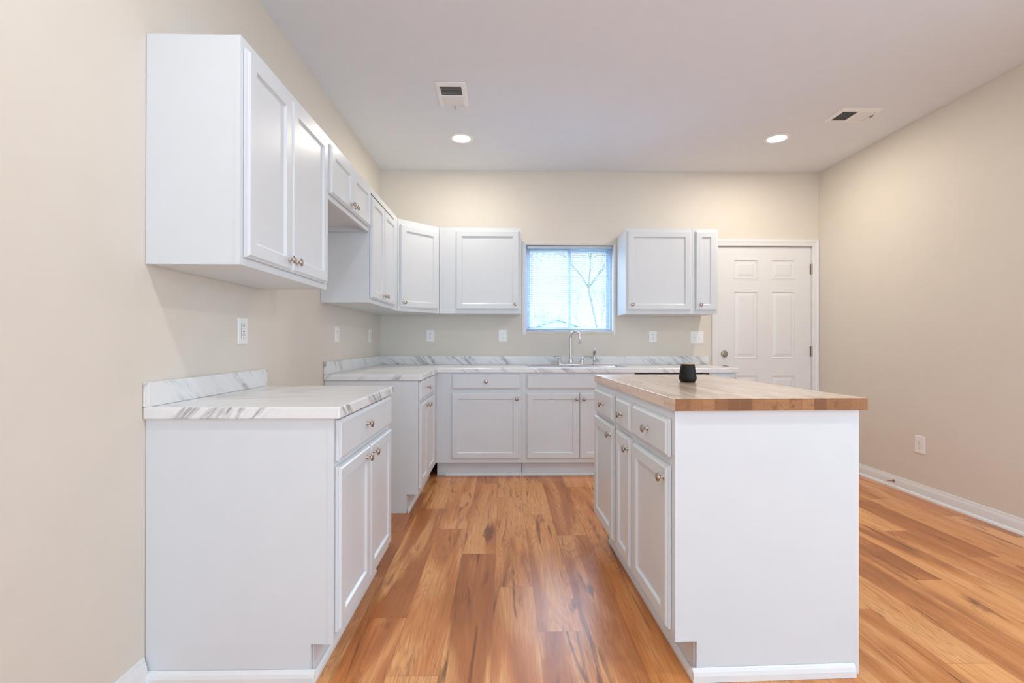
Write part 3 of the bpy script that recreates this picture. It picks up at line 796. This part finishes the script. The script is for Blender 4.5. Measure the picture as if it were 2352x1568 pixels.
# ------------------------------------------------------------------ outlets and switches
def plate(label, loc, rz, w, h, kind, group=None):
    """local: x along wall, -y out of wall, origin at centre on the wall"""
    t = thing('switch_plate' if kind == 'switch' else 'wall_outlet', label, 'light switch' if kind == 'switch' else 'outlet', loc, rz, group)
    rs = []
    for off, y in ((0, -.0005), (0, -.0035), (.002, -.0055), (.004, -.0060)):
        rs.append([Vector((-w / 2 + off, y, -h / 2 + off)), Vector((w / 2 - off, y, -h / 2 + off)), Vector((w / 2 - off, y, h / 2 - off)), Vector((-w / 2 + off, y, h / 2 - off))])
    MB().rings(rs).obj('cover_plate', MAT['plastic'], t)
    def slots(mb, zc, y):
        mb.box(-.0075, -.0055, y, y + .0006, zc - .001, zc + .008, 1).box(.0055, .0075, y, y + .0006, zc, zc + .007, 1).box(-.002, .002, y, y + .0006, zc - .010, zc - .006, 1)
    if kind == 'duplex':
        for zc in (.0195, -.0195):
            mb = MB(); pts = []
            for k in range(16):
                a = 2 * math.pi * k / 16; pts.append((.0168 * math.cos(a), max(-.0115, min(.0115, .0168 * math.sin(a))) + zc))
            mb.prism(pts, -.0075, -.0062); slots(mb, zc, -.0080)
            mb.obj('receptacle', [MAT['plastic'], MAT['slot']], t)
        MB().box(-.0022, .0022, -.0068, -.0062, -.0022, .0022).obj('screw', MAT['nickel'], t)
    elif kind == 'gfci':
        mb = MB().box(-.0165, .0165, -.0076, -.0062, -.0335, .0335); slots(mb, .021, -.0081); slots(mb, -.021, -.0081)
        mb.box(-.0060, .0060, -.0086, -.0077, -.0035, -.0005, 1).box(-.0060, .0060, -.0086, -.0077, .0010, .0040)
        mb.obj('receptacle', [MAT['plastic'], MAT['slot']], t)
        fr = MB()
        for b_ in ((-.0175, -.0166, -.0345, .0345), (.0166, .0175, -.0345, .0345), (-.0166, .0166, -.0345, -.0336), (-.0166, .0166, .0336, .0345)):
            fr.box(b_[0], b_[1], -.0064, -.0060, b_[2], b_[3])
        fr.obj('receptacle_gap', MAT['slot'], t)
    else:
        for xc in (-.023, .023):
            mb = MB().box(xc - .005, xc + .005, -.0068, -.0061, -.012, .012)
            Mt = Matrix.Translation((xc, -.0065, 0)) @ Matrix.Rotation(R(28), 4, 'X')
            mb.box(-.0035, .0035, -.011, 0, -.004, .004, 0, Mt)
            mb.obj('toggle', MAT['plastic'], t)
            for zs in (.030, -.030):
                MB().box(xc - .0018, xc + .0018, -.0066, -.0061, zs - .0018, zs + .0018).obj('screw', MAT['nickel'], t)
    return t
ZO = 1.187
plate('white outlet with rectangular face on the left wall under the nearest wall cabinet', (XL, 2.190, 1.180), R(90), .078, .118, 'gfci')
plate('white cover plate on the left wall above the start of the L-shaped counter', (XL, 3.419, 1.184), R(90), .074, .116, 'duplex')
plate('white cover plate on the left wall nearest the back corner', (XL, 4.262, 1.186), R(90), .074, .118, 'duplex')
plate('white duplex outlet on the back wall, leftmost above the counter', (-.707, YB, 1.192), 0, .080, .117, 'duplex')
plate('white duplex outlet on the back wall just left of the window', (-.012, YB, 1.193), 0, .080, .117, 'duplex')
plate('white duplex outlet on the back wall right of the window', (1.444, YB, 1.187), 0, .076, .113, 'duplex')
plate('double white toggle switch plate on the back wall beside the entry door', (1.875, YB, 1.182), 0, .128, .122, 'switch')
plate('white duplex outlet low on the right wall above the baseboard', (XR, 3.478, .382), R(-90), .088, .128, 'duplex')
# door stop on the right baseboard
ds = thing('door_stop', 'small rod door stop screwed to the right wall baseboard', 'door stop', (XR - .0145, 3.700, .052), R(-90))
MB().lathe([(0, 0), (.011, 0), (.010, .003), (.004, .006), (.0035, .060), (0, .060)], 14, Matrix.Rotation(R(90), 4, 'X')).obj('rod', MAT['brasswood'], ds, smooth=True)
MB().lathe([(0, .060), (.0062, .060), (.0068, .066), (.0055, .073), (0, .074)], 14, Matrix.Rotation(R(90), 4, 'X')).obj('tip', MAT['rubber'], ds, smooth=True)

# ------------------------------------------------------------------ ceiling: recessed lights and vents
LN = ['recessed ceiling light on the left, above the back counter corner', 'recessed ceiling light on the right, near the entry door',
      'recessed ceiling light behind the island on the right', 'recessed ceiling light added for fill above the camera on the left', 'recessed ceiling light at the rear left of the room',
      'recessed ceiling light at the rear right of the room']
for k, (x, y, pw) in enumerate(LAMPS):
    t = thing('recessed_light', 'round white lit ' + LN[k], 'ceiling light', (x, y, ZC), 0, 'recessed ceiling lights')
    MB().lathe([(.070, -.0005), (.098, -.0005), (.098, -.003), (.092, -.0075), (.078, -.0095), (.0715, -.006), (.070, -.003)], 48).obj('trim_ring', MAT['plastic'], t, smooth=True)
    MB().lathe([(0, -.0045), (.0700, -.0045), (.0700, -.0010), (0, -.0010)], 48).obj('diffuser', MAT['lamp'], t)
    ld = bpy.data.lights.new('led_lamp', 'AREA'); ld.shape = 'DISK'; ld.size = .14; ld.energy = pw; ld.color = (1.0, .90, .77) if y > 3 else LAMP_COL
    lo = bpy.data.objects.new('led_lamp', ld); COL.objects.link(lo); lo.parent = t; lo.location = (0, 0, -.0105)

def vent(label, x0, x1, y0, y1, along, g0, g1, gm):
    """along 'x' or 'y': direction the louvres run; g0,g1 opening, gm divider position on the other axis"""
    t = thing('ceiling_vent', label, 'vent', ((x0 + x1) / 2, (y0 + y1) / 2, ZC))
    cx0, cy0 = (x0 + x1) / 2, (y0 + y1) / 2
    w_, h_ = (x1 - x0) / 2, (y1 - y0) / 2
    gx0, gx1 = (g0[0] - cx0, g0[1] - cx0); gy0, gy1 = (g1[0] - cy0, g1[1] - cy0)
    mb = MB()
    def fr(xa, xb, ya, yb, z): return [Vector((xa, ya, z)), Vector((xb, ya, z)), Vector((xb, yb, z)), Vector((xa, yb, z))]
    mb.rings([fr(-w_, w_, -h_, h_, -.0006), fr(-w_ + .001, w_ - .001, -h_ + .001, h_ - .001, -.004), fr(gx0 - .003, gx1 + .003, gy0 - .003, gy1 + .003, -.0085), fr(gx0, gx1, gy0, gy1, -.0085), fr(gx0, gx1, gy0, gy1, -.0007)], cap0=False, cap1=False)
    mb.obj('frame', MAT['plastic'], t)
    MB().box(gx0, gx1, gy0, gy1, -.0020, -.0007).obj('duct_opening', MAT['duct'], t)  # dark sheet painted in for the shade inside the duct
    la = MB(); lb = MB(); dm = MB()
    n = 22
    if along == 'x':
        m_ = gm - cy0; dm.box(gx0, gx1, m_ - .006, m_ + .006, -.0088, -.0022)
        for (a, b, sgn, tgt) in ((gy0, m_ - .006, 1, la), (m_ + .006, gy1, -.6, lb)):
            k_ = 9
            for i in range(k_):
                c0 = a + (i + .5) * (b - a) / k_
                Mt = Matrix.Translation((0, c0, -.0053)) @ Matrix.Rotation(sgn * R(38), 4, 'X')
                tgt.box(gx0, gx1, -.0042, .0042, -.0003, .0003, 0, Mt)
    else:
        m_ = gm - cx0; dm.box(m_ - .006, m_ + .006, gy0, gy1, -.0088, -.0022)
        for (a, b, sgn, tgt) in ((gx0, m_ - .006, -1, la), (m_ + .006, gx1, .6, lb)):
            k_ = 9
            for i in range(k_):
                c0 = a + (i + .5) * (b - a) / k_
                Mt = Matrix.Translation((c0, 0, -.0053)) @ Matrix.Rotation(sgn * R(38), 4, 'Y')
                tgt.box(-.0042, .0042, gy0, gy1, -.0003, .0003, 0, Mt)
    la.obj('louvers', MAT['plastic'], t); lb.obj('louvers', MAT['plastic'], t); dm.obj('divider', MAT['plastic'], t)
    if along == 'x': MB().box(-.003, .003, gy1 + .004, gy1 + .010, -.024, -.0075).box(-.003, .003, gy1 + .010, gy1 + .022, -.027, -.022).obj('damper_lever', MAT['bronze'], t)
    else: MB().box(gx1 + .004, gx1 + .010, -.020, .006, -.016, -.0075).obj('damper_lever', MAT['bronze'], t)
vent('square white ceiling vent on the left, louvres across, near the left recessed light', -.444, -.242, 3.048, 3.352, 'x', (-.415, -.277), (3.090, 3.336), 3.208)
vent('white ceiling vent on the right near the right wall', 2.386, 2.680, 3.323, 3.545, 'y', (2.419, 2.660), (3.368, 3.508), 2.537)

# ------------------------------------------------------------------ outside the window
lawn = MB().box(-60, 60, YB + .4, 90, -2.1, -2.0).obj('lawn', MAT['grass']); tag(lawn, 'pale lawn behind the neighbouring house outside the window', 'lawn'); lawn['kind'] = 'structure'
hs = thing('neighbor_house', 'low white gabled house seen through the bottom of the window', 'house', (3.02, 27.0, -2.0))
HW, EH, AH = 5.4, 2.50, 4.38
MB().prism([(-HW, 0), (HW, 0), (HW, EH), (0, AH), (-HW, EH)], 0, 9).obj('walls', MAT['siding'], hs)
sl = (AH - EH) / HW
mb = MB()
for sg in (-1, 1):
    mb.prism([(0, AH + .02), (sg * (HW + .5), EH - sl * .5 + .02), (sg * (HW + .5), EH - sl * .5 + .11), (0, AH + .11)], -.4, 9.4)
mb.obj('roof', MAT['shingle'], hs)
MB().box(-.42, .05, -.03, -.001, 3.40, 3.95).obj('gable_vent', MAT['shingle'], hs)

def tree(label, x, y, h, bend, seed, leaves, name='tree', spread=1.0, lean=0, fork=.5, r0=.06, leafz=.5):
    rnd = random.Random(seed); z0 = -2.0
    t = thing(name, label, 'tree', (x, y, z0))
    mb = MB(); tips = []
    def branch(p, d, ln, r, depth):
        pts = [p]; dd = d.copy()
        for k in range(5):
            dd = (dd + Vector((rnd.uniform(-.16, .16), rnd.uniform(-.16, .16), rnd.uniform(-.05, .10)))).normalized()
            pts.append(pts[-1] + dd * ln / 5)
        mb.tube(pts, [r * (1 - .11 * k) for k in range(6)], 7)
        if depth > 0:
            for k in range(3 if depth > 1 else 4):
                q = pts[rnd.choice((3, 4, 5))]
                nd = (dd + Vector((rnd.uniform(-1, 1), rnd.uniform(-1, 1), rnd.uniform(-.1, .7))) * .85 * spread).normalized()
                branch(q, nd, ln * rnd.uniform(.55, .75), r * .5, depth - 1)
        else: tips.append(pts[-1]); tips.append(pts[3])
    tr = [Vector((0, 0, 0))]
    for k in range(1, 7):
        u_ = k / 6; tr.append(Vector((bend * math.sin(u_ * 2.4) + lean * u_, 0, h * fork * u_)))
    mb.tube(tr, [r0 * (1 - .08 * k) for k in range(7)], 9)
    for k in range(4):
        nd = Vector((rnd.uniform(-.8, .8) * spread, rnd.uniform(-.5, .5), rnd.uniform(.6, 1.1))).normalized()
        branch(tr[-1], nd, h * (1 - fork) * .55, r0 * .45, 2)
    mb.obj('trunk', MAT['bark'], t, smooth=True)
    lf = MB()
    for _ in range(leaves):
        c0 = rnd.choice(tips) + Vector((rnd.gauss(0, .22), rnd.gauss(0, .22), rnd.gauss(0, .22))) * (h / 6)
        a = rnd.uniform(.03, .06); n1 = Vector((rnd.uniform(-1, 1), rnd.uniform(-1, 1), rnd.uniform(-1, 1))).normalized()
        n2 = n1.orthogonal().normalized()
        lf.quadface([lf.bm.verts.new(c0 + n1 * a), lf.bm.verts.new(c0 + n2 * a * .5), lf.bm.verts.new(c0 - n1 * a), lf.bm.verts.new(c0 - n2 * a * .5)])
    if leaves: lf.obj('foliage', MAT['leaf'], t)
    return t
tree('slender bent tree with leafy crown seen in the right pane of the window', 3.30, 13.0, 7.0, .0, 3, 4200, fork=.66, r0=.05, lean=-1.0)
tree('low pale bushy tree at the bottom left of the window view', 2.1, 42.5, 5.9, .1, 11, 2600, fork=.35, r0=.03)
tree('distant pale tree at the right side of the window view, behind the house', 7.6, 39.0, 8.6, .3, 5, 5200, fork=.4, r0=.08)
tree('distant pale tree behind the house in the middle of the window view', 5.6, 43.0, 6.6, -.3, 8, 4200, fork=.4, r0=.07)
